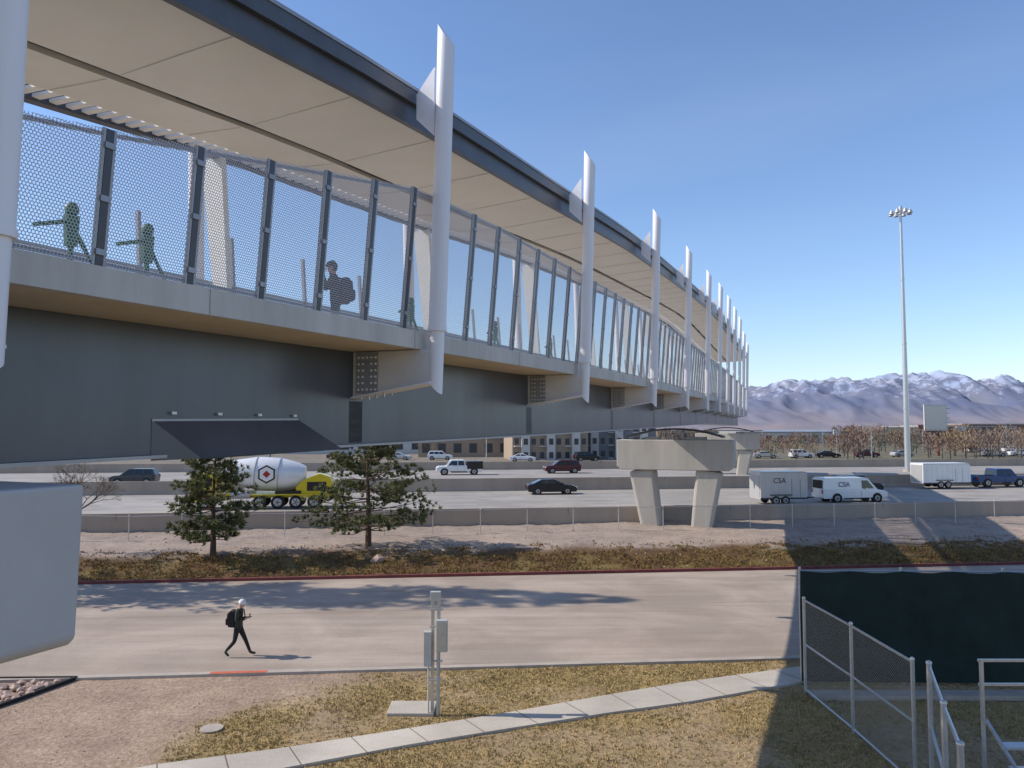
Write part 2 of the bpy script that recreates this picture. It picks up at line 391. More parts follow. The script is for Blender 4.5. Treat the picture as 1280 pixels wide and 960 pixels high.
def nz(scale,lo,hi,det=8,src=None):
    n=nt.nodes.new('ShaderNodeTexNoise'); n.inputs['Scale'].default_value=scale; n.inputs['Detail'].default_value=det; n.inputs['Roughness'].default_value=.7
    lk(nt,ge.outputs['Position'],n.inputs['Vector']); r=nt.nodes.new('ShaderNodeMapRange'); r.inputs[1].default_value=.3; r.inputs[2].default_value=.7; r.inputs[3].default_value=lo; r.inputs[4].default_value=hi
    lk(nt,n.outputs['Fac'],r.inputs[0]); return r.outputs[0],n.outputs['Fac']
a,_=nz(.6,.72,1.22); c,h=nz(9,.6,1.35)
mm=mth(nt,'MULTIPLY',a,c)
vm=nt.nodes.new('ShaderNodeVectorMath'); vm.operation='SCALE'; lk(nt,at.outputs['Color'],vm.inputs[0]); lk(nt,mm,vm.inputs['Scale']); lk(nt,vm.outputs[0],bs.inputs['Base Color'])
bu=nt.nodes.new('ShaderNodeBump'); bu.inputs['Strength'].default_value=.8; bu.inputs['Distance'].default_value=.07; lk(nt,h,bu.inputs['Height']); lk(nt,bu.outputs[0],bs.inputs['Normal'])
me.materials.append(m); o=bpy.data.objects.new('ground',me); col.objects.link(o)

# road ---------------------------------------------------------------
def roadmat(name,c1,c2,rough=.85,st=(.25,.9),tracks=0):
    m,nt,b=newmat(name); b.inputs['Roughness'].default_value=rough; b.inputs['Specular IOR Level'].default_value=.2
    g=nt.nodes.new('ShaderNodeNewGeometry'); mp=nt.nodes.new('ShaderNodeMapping'); mp.inputs['Scale'].default_value=(st[0],st[1],1); mp.inputs['Rotation'].default_value=(0,0,-.1)
    lk(nt,g.outputs['Position'],mp.inputs[0])
    n=nt.nodes.new('ShaderNodeTexNoise'); n.inputs['Scale'].default_value=.8; n.inputs['Detail'].default_value=8; n.inputs['Roughness'].default_value=.7; lk(nt,mp.outputs[0],n.inputs[0])
    r=nt.nodes.new('ShaderNodeValToRGB'); r.color_ramp.elements[0].color=(*c1,1); r.color_ramp.elements[1].color=(*c2,1); r.color_ramp.elements[0].position=.32; r.color_ramp.elements[1].position=.68
    lk(nt,n.outputs['Fac'],r.inputs[0])
    n2=nt.nodes.new('ShaderNodeTexNoise'); n2.inputs['Scale'].default_value=25; n2.inputs['Detail'].default_value=5; lk(nt,g.outputs['Position'],n2.inputs[0])
    mr=nt.nodes.new('ShaderNodeMapRange'); mr.inputs[1].default_value=.3;mr.inputs[2].default_value=.7; mr.inputs[3].default_value=.88; mr.inputs[4].default_value=1.1; lk(nt,n2.outputs['Fac'],mr.inputs[0])
    n3=nt.nodes.new('ShaderNodeTexNoise'); n3.inputs['Scale'].default_value=.22; n3.inputs['Detail'].default_value=9; n3.inputs['Roughness'].default_value=.62; n3.inputs['Distortion'].default_value=.6; lk(nt,g.outputs['Position'],n3.inputs[0])
    m3=nt.nodes.new('ShaderNodeMapRange'); m3.inputs[1].default_value=.4;m3.inputs[2].default_value=.62; m3.inputs[3].default_value=.84; m3.inputs[4].default_value=1.08; lk(nt,n3.outputs['Fac'],m3.inputs[0])
    vm=nt.nodes.new('ShaderNodeVectorMath'); vm.operation='SCALE'; lk(nt,r.outputs[0],vm.inputs[0]); lk(nt,mth(nt,'MULTIPLY',mr.outputs[0],m3.outputs[0]),vm.inputs['Scale']); lk(nt,vm.outputs[0],b.inputs['Base Color']); return m
M['road']=roadmat('weathered_concrete_road',(.315,.25,.20),(.415,.345,.285),st=(.12,1.3))
M['fway']=roadmat('freeway_concrete',(.29,.265,.24),(.37,.345,.315),st=(.03,1.2))
M['walkc']=roadmat('sidewalk_concrete',(.43,.38,.32),(.53,.48,.41))
M['curb']=mat('curb_concrete',(.38,.33,.28),.85,0,.15,2)
M['curbr']=mat('red_painted_curb',(.16,.04,.035),.8,0,.35,2)
M['joint']=mat('dark_joint',(.13,.11,.09),.9,0,.3,2)
M['jointl']=mat('faint_joint',(.24,.20,.165),.9,0,.2,2)
M['jointw']=mat('pale_joint',(.46,.40,.34),.9,0,.1,2)
M['paint']=mat('road_marking_white',(.62,.62,.6),.7,0,.1,2)
M['redp']=mat('faded_red_paint',(.5,.12,.06),.8,0,.2,4)
def sheet(name,f0,f1,z,m,xa=-110,xb=110,st=4,obj=True,b=None):
    b=b or B(); X=xa
    while X<xb-1e-6:
        X2=min(X+st,xb); zz=z if callable(z) else (lambda x,y:z)
        v=[(x,y,zz(x,y)) for x,y in((X,f0(X)),(X2,f0(X2)),(X2,f1(X2)),(X,f1(X)))]
        b.add(v,[(0,1,2,3)],m); X=X2
    if obj: return b.obj(name)
sheet('access_road',lambda X:Yn(X),lambda X:Yf(X),.03,'road')
b=B()
for k,jm,w_ in ((0.27,'jointw',.03),(.52,'jointl',.03),(.76,'jointw',.03)):
    f=lambda X,k=k:Yn(X)*(1-k)+Yf(X)*k+.4*math.sin(X*.02)
    sheet('',f,lambda X:f(X)+w_,.034,jm,obj=False,b=b)
b.obj('road_joints')
def kerb(name,f,w,h,m,zb=-.05,xa=-110,xb=110):
    b=B(); X=xa
    while X<xb:
        X2=X+3; a=(X,f(X));c=(X2,f(X2))
        b.beam((a[0],a[1]+w/2,zb+(h-zb)/2),(c[0],c[1]+w/2,zb+(h-zb)/2),(0,0,1),h-zb,w,m); X=X2
    b.obj(name)
kerb('red_kerb',Yf,.2,.17,'curbr'); kerb('kerb',lambda X:Yn(X)-.28,.26,.06,'curb')
b=B()
b.add([(-9.3,Yn(-9.3)-.27,.066),(-7.6,Yn(-7.6)-.27,.066),(-7.6,Yn(-7.6)-.06,.066),(-9.3,Yn(-9.3)-.06,.066)],[(0,1,2,3)],'redp'); b.obj('painted_kerb_mark')
b=B();bj=B()
pts=[]
for X in np.arange(-12,14.01,.5): pts.append((X,wL(X),wU(X)))
for i in range(len(pts)-1):
    a,c=pts[i],pts[i+1]
    v=[(a[0],a[1],-.05),(c[0],c[1],-.05),(c[0],c[2],-.05),(a[0],a[2],-.05),(a[0],a[1],.05),(c[0],c[1],.05),(c[0],c[2],.05),(a[0],a[2],.05)]
    b.add(v,[(4,5,6,7),(0,1,5,4),(2,3,7,6)],'walkc')
for X in np.arange(-11.5,13,1.35):
    yl,yu=wL(X),wU(X-.55)
    bj.add([(X,yl,.054),(X+.03,yl,.054),(X-.52,yu,.054),(X-.55,yu,.054)],[(0,1,2,3)],'joint')
o=b.obj('sidewalk'); bj.obj('sidewalk_joints',o)
# freeway
sheet('freeway',lambda X:Yw(X)+.1,lambda X:Yw(X)+22,1.2,'fway',-320,320,20)
bfw=B()
for i in range(14):
    f0=lambda X,i=i:Yw(X)+22+i*3.0; f1=lambda X,i=i:Yw(X)+25+i*3.0
    za,zb_=1.2+.4*ss(0,16,i*3),1.2+.4*ss(0,16,i*3+3)
    bfw.add([(-320,f0(-320),za),(320,f0(320),za),(320,f1(320),zb_),(-320,f1(-320),zb_)],[(0,1,2,3)],'fway')
bfw.obj('freeway')
b=B()
for d,solid in ((3.2,1),(6.9,0),(10.6,0),(14.3,0),(18,0),(21.3,1)):
    X=-150
    while X<150:
        x2=X+(9 if solid else 3)
        b.add([(X,Yw(X)+d,1.206),(x2,Yw(x2)+d,1.206),(x2,Yw(x2)+d+.14,1.206),(X,Yw(X)+d+.14,1.206)],[(0,1,2,3)],'paint'); X+=9 if solid else 12
for d in (40.,44.,48.,52.):
    X=-150
    while X<150:
        b.add([(X,Yw(X)+d,1.61),(X+3,Yw(X+3)+d,1.61),(X+3,Yw(X+3)+d+.2,1.61),(X,Yw(X)+d+.2,1.61)],[(0,1,2,3)],'paint'); X+=12
b.obj('lane_markings')
M['wall']=mat('barrier_concrete',(.36,.295,.235),.9,0,.16,.35,.2,streak=True)
def barrier(name,f,z0,z1,xa=-320,xb=320,w0=.5,w1=.25,st=6,mm='wall'):
    b=B();v=[];fc=[];k=0;X=xa
    while X<=xb:
        y=f(X); v+=[(X,y-w0/2,z0),(X,y-w0/2,z0+.12),(X,y-w1/2-.03,z0+.35),(X,y-w1/2,z1),(X,y+w1/2,z1),(X,y+w0/2,z0)]
        if k:
            for i in range(5): fc.append(((k-1)*6+i,k*6+i,k*6+i+1,(k-1)*6+i+1))
        k+=1;X+=st
    b.add(v,fc,mm)
    bj=B();X=xa
    while X<xb:
        bj.box((X,f(X)-w1/2-.004,(z0+.4+z1)/2),(.035,.012,z1-z0-.42),'joint'); X+=st
    o=b.obj(name); bj.obj('joints',o)
barrier('freeway_barrier_wall',Yw,.3,1.98,w0=.5)
barrier('median_barrier',lambda X:Yw(X)+24.3,1.2,2.5)
barrier('outer_barrier_wall',lambda X:Yw(X)+57,1.4,2.75,st=9)
def cfence(name,pts,h,mt,zfun,pr=.03,mid=False):
    b=B();bm=B();u=0
    for i,(x,y) in enumerate(pts):
        z=zfun(x,y); b.cyl((x,y,z-.1),(x,y,z+h+.05),pr,pr,'galv',8); b.revolve((x,y,z+h+.05),(0,0,1),[(0,pr*1.2),(.03,pr*1.1),(.06,0.002)],'galv',8)
        if i:
            x0,y0=pts[i-1];z0=zfun(x0,y0);L=math.hypot(x-x0,y-y0)
            rr=pr*.65
            b.cyl((x0,y0,z0+h),(x,y,z+h),rr,rr,'galv',6)
            if mid: b.cyl((x0,y0,z0+h*.52),(x,y,z+h*.52),rr,rr,'galv',6); b.cyl((x0,y0,z0+.08),(x,y,z+.08),rr,rr,'galv',6)
            bm.add([(x0,y0,z0+.03),(x,y,z+.03),(x,y,z+h),(x0,y0,z0+h)],[(0,1,2,3)],mt,[[(u,0),(u+L,0),(u+L,h),(u,h)]]); u+=L
    o=b.obj(name,smooth=True); bm.obj('wire_mesh',o)
cfence('embankment_chain_link_fence',[(x,Yw(x)-4.0) for x in np.arange(-60,90,3.05)],1.5,'chainfar',T)
zz=lambda x,y:0
cfence('chain_link_fence',[(8.47,22.62),(8.55,19.7),(8.54,16.7)],2.62,'chain',zz,.045,mid=True)
cfence('chain_link_fence',[(8.76,16.45),(7.75,14.1),(7.0,12.3)],2.62,'chain',zz,.055,mid=True)
# green screen fence
p=empty('green_screened_fence'); b=B(); bg=B()
gy=lambda x:23.2-.03*(x-8.3)
for x in np.arange(8.66,34,3): b.cyl((x,gy(x)+.22,0),(x,gy(x)+.22,3.42),.04,.04,'galv',8)
b.cyl((8.6,gy(8.3)+.22,3.3),(34,gy(34)+.22,3.3),.025,.025,'galv',6)
b.obj('posts',p,smooth=True)
nx_,nz_=140,14; v=[];f=[]
for i in range(nx_+1):
    for j in range(nz_+1):
        x=8.58+25*i/nx_; z=.12+3.24*j/nz_
        sag=.06*abs(math.sin(math.pi*(x-8.6)/1.5))
        v.append((x,gy(x)-.02+.06*math.sin(x*2.1+z)*math.sin(z*1.1)+.05*noise.noise(Vector((x*2.5,z*.9,0))),z-sag*(j/nz_)**6))
f=[(i*(nz_+1)+j,(i+1)*(nz_+1)+j,(i+1)*(nz_+1)+j+1,i*(nz_+1)+j+1) for i in range(nx_) for j in range(nz_)]
bg.add(v,f,'green'); bg.obj('windscreen',p,smooth=True)
b=B(); b.box((21,22.2,.05),(25,.5,.14),'curb'); b.obj('concrete_mow_strip')
# bleacher
b=B()
for x in (9.35,11.6,13.9):
    b.beam((x,15.6,0),(x,15.6,3.0),(1,0,0),.06,.06,'galv')
    b.beam((x,13.6,0),(x,13.6,1.0),(1,0,0),.06,.06,'galv')
    b.beam((x,15.5,1.85),(x,13.3,.45),(1,0,0),.05,.06,'galv'); b.beam((x,15.6,.15),(x,13.3,.15),(1,0,0),.05,.05,'galv')
for z in (2.97,2.5): b.beam((9.3,15.62,z),(14.2,15.62,z),(0,0,1),.05,.05,'galv')
for k in range(3):
    b.box((11.9,15.25-k*.75,1.45-k*.42),(4.8,.28,.045),'galv'); b.box((11.9,14.95-k*.75,1.12-k*.38),(4.8,.3,.04),'galv')
b.obj('bleacher')
# utility pedestal
u=B()
for dx in (-.07,.09): u.beam((-2.05+dx,20.9,-.1),(-2.05+dx,20.9,3.2),(1,0,0),.09,.07,'galv')
for z in (.9,1.4,2.3,2.75): u.beam((-2.2,20.86,z),(-1.85,20.86,z),(0,0,1),.05,.04,'galv')
u.box((-1.86,20.74,2.1),(.3,.2,.82),'box'); u.box((-1.86,20.62,2.1),(.26,.015,.74),'galv'); u.box((-2.24,20.78,1.75),(.2,.18,.9),'box')
u.box((-2.05,20.9,3.1),(.28,.16,.24),'box'); u.cyl((-1.98,20.82,0),(-1.98,20.82,1.7),.03,.03,'box',8); u.cyl((-2.22,20.82,0),(-2.22,20.82,1.3),.025,.025,'box',8)
u.obj('utility_box_stand',bevel=.008)
b=B(); b.box((-2.7,21.25,0),(1.25,.95,.14),'walkc'); b.obj('concrete_pad',bevel=.02)
b=B(); b.cyl((-7.6,19.9,0),(-7.6,19.9,.03),.28,.28,'curb',20); b.obj('manhole_cover')
# rocks
M['rock']=mat('pink_rock',(.4,.29,.24),.9,0,.3,1.5)
def rock(b,x,y,z,s,m='rock'):
    ico=[Vector(q) for q in [(0,0,1),(.9,0,.4),(.3,.85,.4),(-.7,.5,.4),(-.7,-.5,.4),(.3,-.85,.4),(.7,.5,-.4),(-.3,.85,-.4),(-.9,0,-.4),(-.3,-.85,-.4),(.7,-.5,-.4),(0,0,-1)]]
    fs=[(0,1,2),(0,2,3),(0,3,4),(0,4,5),(0,5,1),(1,6,2),(2,7,3),(3,8,4),(4,9,5),(5,10,1),(6,7,2),(7,8,3),(8,9,4),(9,10,5),(10,6,1),(11,7,6),(11,8,7),(11,9,8),(11,10,9),(11,6,10)]
    b.add([Vector((x+q.x*s*R.uniform(.7,1.3),y+q.y*s*R.uniform(.7,1.3),z+q.z*s*.7)) for q in ico],fs,m)
b=B()
for i in range(520):
    x=R.uniform(-20,-13.2); y=R.uniform(19.5,23.4)
    if x> -13.3-(23.6-y)*.35: continue
    rock(b,x,y,.05,R.uniform(.07,.17))
b.obj('landscape_rocks')
b=B()
for i in range(320):
    x=R.uniform(-40,45); y=Yf(x)+R.uniform(.5,13); rock(b,x,y,T(x,y),R.uniform(.03,.09))
rock(b,-7.3,42.2,T(-7.3,42.2)+.1,.42)
b.obj('embankment_stones')
b=B()
for i in range(500):
    x=R.uniform(-15,-3); y=R.uniform(15,23); 
    if wL(x)-.2<y<wU(x)+.2: continue
    rock(b,x,y,T(x,y),R.uniform(.012,.04))
b.obj('gravel_pieces')
b=B(); b.beam((-20,23.5,.03),(-13.2,23.75,.03),(0,0,1),.12,.08,'black'); b.beam((-13.2,23.75,.03),(-14.7,19.2,.03),(0,0,1),.12,.08,'black'); b.obj('bed_edging')
# dry grass
def tufts(name,N,region,h,mats,zf_,w=.02):
    V=[];Fc=[];mi=[];rr=random.Random(3)
    k=0;tries=0
    while k<N and tries<N*12:
        tries+=1
        x,y=region(rr)
        if x is None: continue
        z=zf_(x,y); m_=rr.randrange(len(mats))
        for q in range(4):
            a=rr.uniform(0,6.28); hh=h*rr.uniform(.4,1.2); dx,dy=math.cos(a),math.sin(a); px,py=x+rr.uniform(-.06,.06),y+rr.uniform(-.06,.06)
            ln=rr.uniform(.2,1.1)*hh; b2=rr.uniform(0,6.28)
            n=len(V); V+= [(px-dx*w,py-dy*w,z-.01),(px+dx*w,py+dy*w,z-.01),(px+math.cos(b2)*ln,py+math.sin(b2)*ln,z+hh)]; Fc.append((n,n+1,n+2)); mi.append(m_)
        k+=1
    me=bpy.data.meshes.new(name); me.from_pydata(V,[],Fc)
    for m in mats: me.materials.append(m)
    me.polygons.foreach_set('material_index',mi); o=bpy.data.objects.new(name,me); col.objects.link(o)
G1=mat('dry_grass_straw',(.43,.31,.145),.9,0,.2,1);G2=mat('dry_grass_olive',(.22,.18,.07),.9,0,.2,1);G3=mat('dry_grass_brown',(.16,.09,.04),.9,0,.2,1);G4=mat('dry_grass_ochre',(.32,.19,.055),.9,0,.2,1)
def regA(rr):
    x=rr.uniform(-16,22); y=rr.uniform(13,27)
    if y>Yn(x)-.35 or wL(x)-.05<y<wU(x)+.05: return None,None
    c=zone(x,y); gness=(MUD[2]-c[2])/(MUD[2]-GR[2])
    if rr.random()>gness**1.5: return None,None
    if -3.4<x<-2 and 20.7<y<21.8: return None,None
    return x,y
tufts('dry_grass',34000,regA,.055,[G1,G1,G1,G2],lambda x,y:T(x,y),.018)
def regB(rr):
    x=rr.uniform(-40,48); y=Yf(x)+.25+rr.random()**1.2*6.5
    n=noise.noise(Vector((x*.35,y*.35,9)))
    if y-Yf(x)>4.4+n*2.5 and rr.random()>.08: return None,None
    if noise.noise(Vector((x*.8,y*.8,1)))<-.2 and rr.random()<.8: return None,None
    return x,y
tufts('embankment_grass',26000,regB,.12,[G3,G3,G4,G2],lambda x,y:T(x,y),.025)

# ---------------------------------------------------------------- trees
def pine(name,loc,h,rad,seed,levels=11,limbs=7,tpl=13,nn=20,base=.16,ns=.27,wd=.03):
    rr=random.Random(seed); b=B(); x0,y0,z0=loc
    def tp(t): return Vector((x0+.12*math.sin(t*5+seed)*t,y0+.1*math.cos(t*4)*t,z0-.15+h*t))
    r0=.02*h+.05
    for i in range(8):
        b.cyl(tp(i/8*.97),tp((i+1)/8*.97),r0*(1-i/8.3),r0*(1-(i+1)/8.3),'bark',8,False)
    V=[];Fc=[];mi=[]
    for L in range(levels):
        for k in range(limbs+ (L<levels//2)):
            t=base+(1-base)*((L+rr.uniform(-.35,.35))/levels); t=min(.97,max(base*.9,t))
            a=rr.uniform(0,6.28); s=(t-base)/(1-base)
            rl=rad*((1-s)**.75)*min(1,.68+s*2.2)*rr.uniform(.55,1.15)+.15
            p=tp(t); dv=Vector((math.cos(a),math.sin(a),rr.uniform(-.12,.22)+.35*s)); tip=p+dv*rl
            mid=p.lerp(tip,.5)-Vector((0,0,.06*rl)); b.cyl(p,mid,.035,.025,'bark',5,False); b.cyl(mid,tip,.025,.01,'bark',4,False)
            for q in range(tpl):
                u=rr.uniform(.3,1.03)**.75; side=rr.uniform(-1,1)*.34*rl*(1.1-.55*u)
                c=p.lerp(tip,u)+Vector((-math.sin(a)*side,math.cos(a)*side,rr.uniform(-.08,.22)))
                m_=1 if rr.random()<.2+.5*u else 0
                out=Vector((dv.x*.7,dv.y*.7,.55))
                for w in range(nn):
                    d=Vector((rr.gauss(0,1),rr.gauss(0,1),rr.gauss(0,1))).normalized()*.85+out; d.normalize(); d*=ns*rr.uniform(.6,1.15)
                    sd=d.cross(Vector((rr.gauss(0,1),rr.gauss(0,1),rr.gauss(0,1)))).normalized()*wd*(ns/.27)
                    n=len(V); V+=[c-sd,c+sd,c+d]; Fc.append((n,n+1,n+2)); mi.append(m_)
    e=empty(name); b.obj('trunk_and_limbs',e,smooth=True)
    me=bpy.data.meshes.new('needles'); me.from_pydata(V,[],Fc); me.materials.append(M['needle']); me.materials.append(M['needle2'])
    me.polygons.foreach_set('material_index',mi); o=bpy.data.objects.new('needles',me); col.objects.link(o); o.parent=e
pine('offscreen_shadow_pine',(-16.4,42.6,T(-16.4,42.6)),6.8,2.8,3,limbs=8,tpl=16)
pine('offscreen_shadow_pine',(-8.4,45.3,T(-8.4,45.3)),7.4,4.3,8,levels=11,limbs=8,tpl=20)
pine('offscreen_shadow_pine',(-30.5,36.4,0),29,4.2,5,levels=24,limbs=9,tpl=12,nn=8,base=.2,ns=.6)  # unseen pine added outside the frame to cast the long road shadow
def bare(name,loc,h,seed,depth=6,spread=.55):
    rr=random.Random(seed); b=B()
    def rec(p,d,l,r,k):
        q=p+d*l; b.cyl(p,q,r,r*.68,'twig',5 if k>2 else 3,False)
        if k==0: return
        for i in range(3 if k>1 else 4):
            nd=(d+Vector((rr.gauss(0,spread),rr.gauss(0,spread),rr.gauss(0,spread*.5)+.12))).normalized(); rec(q,nd,l*rr.uniform(.62,.85),r*.62,k-1)
    rec(Vector(loc),Vector((0,0,1)),h*.3,h*.018,depth); b.obj(name)
bare('bare_tree',(-25.2,43.6,T(-25.2,43.6)),5.0,4)
def dtrees(name,items,seed):
    rr=random.Random(seed);V=[];Fc=[];mi=[]
    mats=[mat('hazy_twigs_brown',(.19,.145,.12),.95),mat('hazy_twigs_red',(.22,.125,.095),.95),mat('hazy_twigs_ochre',(.27,.19,.11),.95),mat('distant_evergreen',(.06,.075,.05),.95)]  # twig colours lightened, distance haze is part of the colour
    for (x,y,h,w,m_) in items:
        z0=T(x,y)
        n=len(V);tw=.02*h; V+=[(x-tw,y,z0),(x+tw,y,z0),(x+tw*.5,y,z0+h*.6),(x-tw*.5,y,z0+h*.6)];Fc.append((n,n+1,n+2,n+3));mi.append(0)
        for i in range(130):
            a=rr.uniform(0,6.28);rz=rr.uniform(-1,1)
            rad=math.sqrt(max(0,1-rz*rz))*w*.5*rr.uniform(.3,1.05)
            c=Vector((x+math.cos(a)*rad,y+math.sin(a)*rad,z0+h*.55+rz*h*.42*rr.uniform(.6,1)))
            d=Vector((math.cos(a)*.6+rr.gauss(0,.3),math.sin(a)*.6+rr.gauss(0,.3),.9)).normalized()*h*rr.uniform(.08,.17); s=Vector((rr.gauss(0,1),rr.gauss(0,1),0)).normalized()*h*.018
            n=len(V);V+=[c-s,c+s,c+d];Fc.append((n,n+1,n+2));mi.append(m_)
    me=bpy.data.meshes.new(name);me.from_pydata(V,[],Fc)
    for m in mats: me.materials.append(m)
    me.polygons.foreach_set('material_index',mi);o=bpy.data.objects.new(name,me);col.objects.link(o)
items=[];rr=random.Random(11)
for i in range(1250):
    u_=rr.random(); y=150+u_**1.5*1000; x=rr.uniform(-.72,.75)*y
    if rr.random()<.6: x=rr.uniform(.28,.75)*y
    h=rr.uniform(4,8.0)*(1+ .5*(y-150)/1000)
    k_=x/y
    if y<260: h=min(h,6.4)
    if .27<k_<.42: h*=.68
    if y<190 and rr.random()<.5: continue
    if .02<k_<.16 and y<240: continue
    items.append((x,y,h,h*rr.uniform(.8,1.3),rr.choice([0,0,1,1,2,3])))
dtrees('distant_tree_line',items,5)

# ---------------------------------------------------------------- background buildings
M['bwhite']=mat('render_white',(.55,.53,.49),.8,0,.06,.2);M['bgrey']=mat('cladding_grey',(.22,.215,.22),.8,0,.08,.2);M['btan']=mat('cladding_tan',(.33,.255,.19),.8,0,.08,.2)
M['bdark']=mat('dark_window',(.05,.055,.065),.2);M['broof']=mat('flat_roof',(.3,.3,.3),.9);M['bbrick']=mat('brick_red',(.25,.12,.085),.9,0,.15,1)
def building(name,x,y,w,d,h,fl,bays,mats,rz=.1,dz=0):
    z=T(x,y)-.5+dz; e=empty(name,(x,y,z),rz); b=B(); b.box((0,d/2,h/2),(w,d,h),mats[0]); b.box((0,d/2,h+.25),(w+.5,d+.5,.5),'broof')
    for i in range(bays):
        if i%3==1 and len(mats)>1: b.box((-w/2+(i+.5)*w/bays,-.35,h/2-.1),(w/bays*.98,.7,h-.2),mats[1])
    b.obj('walls',e); b=B()
    for k in range(fl):
        for i in range(bays):
            yy=-.72 if (i%3==1 and len(mats)>1) else -.02
            b.box((-w/2+(i+.5)*w/bays,yy,(k+.55)*h/fl),(w/bays*.5,.06,h/fl*.45),'bdark')
            if i%3==0 and fl>2: b.box((-w/2+(i+.5)*w/bays,-.6,(k+.2)*h/fl),(w/bays*.7,1.2,.15),'bwhite'); 
    b.obj('windows',e)
building('apartment_building',7.5,150,15,12,10.5,4,9,['btan','bwhite'],.15)
building('apartment_building',22,158,15,12,10.5,4,9,['bgrey','bwhite'],-.1)
building('warehouse',-10,165,20,14,4.4,1,6,['btan'])
building('warehouse',-38,185,34,18,4.6,1,8,['bwhite'])
building('warehouse',-95,200,50,18,5.5,1,8,['btan'])
building('warehouse',120,330,46,25,5,1,9,['bwhite'])
building('warehouse',178,300,40,25,7,2,8,['bdark','bgrey'])
building('brick_building',240,370,50,25,9,2,10,['bbrick'])
building('warehouse',175,480,70,30,6,1,9,['bwhite'])
building('warehouse',165,640,90,30,8,1,9,['btan'])
building('warehouse',360,620,80,30,9,2,9,['bwhite'])
building('office_building',430,760,60,30,14,3,9,['bwhite'])
# high mast light
e=empty('high_mast_light',(54.4,106,1.3)); b=B()
seg=[(0,.42),(9,.36),(18,.29),(27,.23),(36.6,.17)]
for (a,r),(c,s) in zip(seg[:-1],seg[1:]): b.cyl((0,0,a),(0,0,c),r,s,'galv',14,False); b.cyl((0,0,c-.15),(0,0,c+.15),s+.03,s+.03,'galv',14)
b.cyl((0,0,0),(0,0,.6),.7,.6,'curb',14); b.obj('mast',e,smooth=True)
b=B(); b.cyl((0,0,36.2),(0,0,37.3),.3,.22,'lum',12)
for i in range(8):
    a=i/8*6.283; c=Vector((math.cos(a)*1.25,math.sin(a)*1.25,36.5)); b.cyl((0,0,36.7),c,.04,.04,'galv',6)
    b.revolve(c-Vector((0,0,.35)),(0,0,1),[(0,.32),(.12,.34),(.35,.2),(.55,.14),(.62,0.01)],'lum',10)
for i in range(16):
    a=i/16*6.283;a2=(i+1)/16*6.283; b.cyl((math.cos(a)*1.25,math.sin(a)*1.25,36.6),(math.cos(a2)*1.25,math.sin(a2)*1.25,36.6),.035,.035,'galv',5,False)
b.obj('luminaire_ring',e,smooth=True)
# billboard
M['rust']=mat('brown_steel',(.16,.07,.05),.6)
e=empty('billboard',(95,172,T(96,172)),.3); b=B()
b.cyl((0,0,-.5),(0,0,5.6),.45,.45,'rust',12)
b.box((0,0,5.4),(7.8,.5,.4),'rust'); b.box((0,1.3,5.4),(.4,3,.4),'rust'); b.obj('post',e)
b=B(); b.box((-.6,-.25,8.5),(6.4,.25,5.8),'bwhite'); b.box((-.6,-.39,8.5),(5.9,.02,5.2),'p_trail')
b.beam((2.8,.3,8.5),(3.9,3.2,8.5),(0,0,1),5.6,.2,'btan')
for k in range(5): b.box((3.45,1.3,6.4+k*1.05),(.9,2.4,.12),'bgrey')
b.obj('panels',e)
def signpost(name,x,y,h,w,hh,c):
    b=B(); z=T(x,y); b.cyl((x,y,z),(x,y,z+h),.15,.12,'galv',8); b.box((x,y-.1,z+h),(w,.3,hh),c); b.obj(name)
signpost('pole_sign',78,185,5.2,1.6,1.2,'bwhite'); signpost('pole_sign',112,210,6.5,2.4,1.2,'bbrick'); signpost('pole_sign',140,240,6,3,1.4,'bwhite')
def lamp(x,y,h):
    b=B(); z=T(x,y); b.cyl((x,y,z),(x,y,z+h),.11,.07,'galv',8); b.cyl((x,y,z+h),(x-1.6,y,z+h+.2),.05,.04,'galv',6); b.box((x-1.8,y,z+h+.2),(.7,.3,.15),'lum'); b.obj('street_lamp')
for x,y,h in ((70,150,6.5),(122,190,7),(-60,150,6),(-5,150,6),(150,260,8),(105,260,8)): lamp(x,y,h)

# ---------------------------------------------------------------- vehicles
def wheel(b,x,y,r,w=.22):
    s=1 if y>0 else -1
    b.cyl((x,y-s*w,r),(x,y,r),r,r,'tyre',20); b.cyl((x,y,r),(x,y+s*.012,r),r*.62,r*.58,'rim',16)
    for k in range(5):
        a=k*1.2566; b.beam((x,y+s*.016,r),(x+math.cos(a)*r*.55,y+s*.016,r+math.sin(a)*r*.55),(0,1,0),.012,.05,'p_darkgrey')
def textm(parent,txt,size,loc,m,rx=math.pi/2,rz=0):
    cu=bpy.data.curves.new(txt,'FONT'); cu.body=txt; cu.size=size; cu.align_x='CENTER'; cu.extrude=.004
    o=bpy.data.objects.new('tmp',cu); col.objects.link(o); bpy.context.view_layer.update()
    me=bpy.data.meshes.new_from_object(o); bpy.data.objects.remove(o); me.materials.clear(); me.materials.append(m)
    q=bpy.data.objects.new('lettering',me); col.objects.link(q); q.parent=parent; q.location=loc; q.rotation_euler=(rx,0,rz)
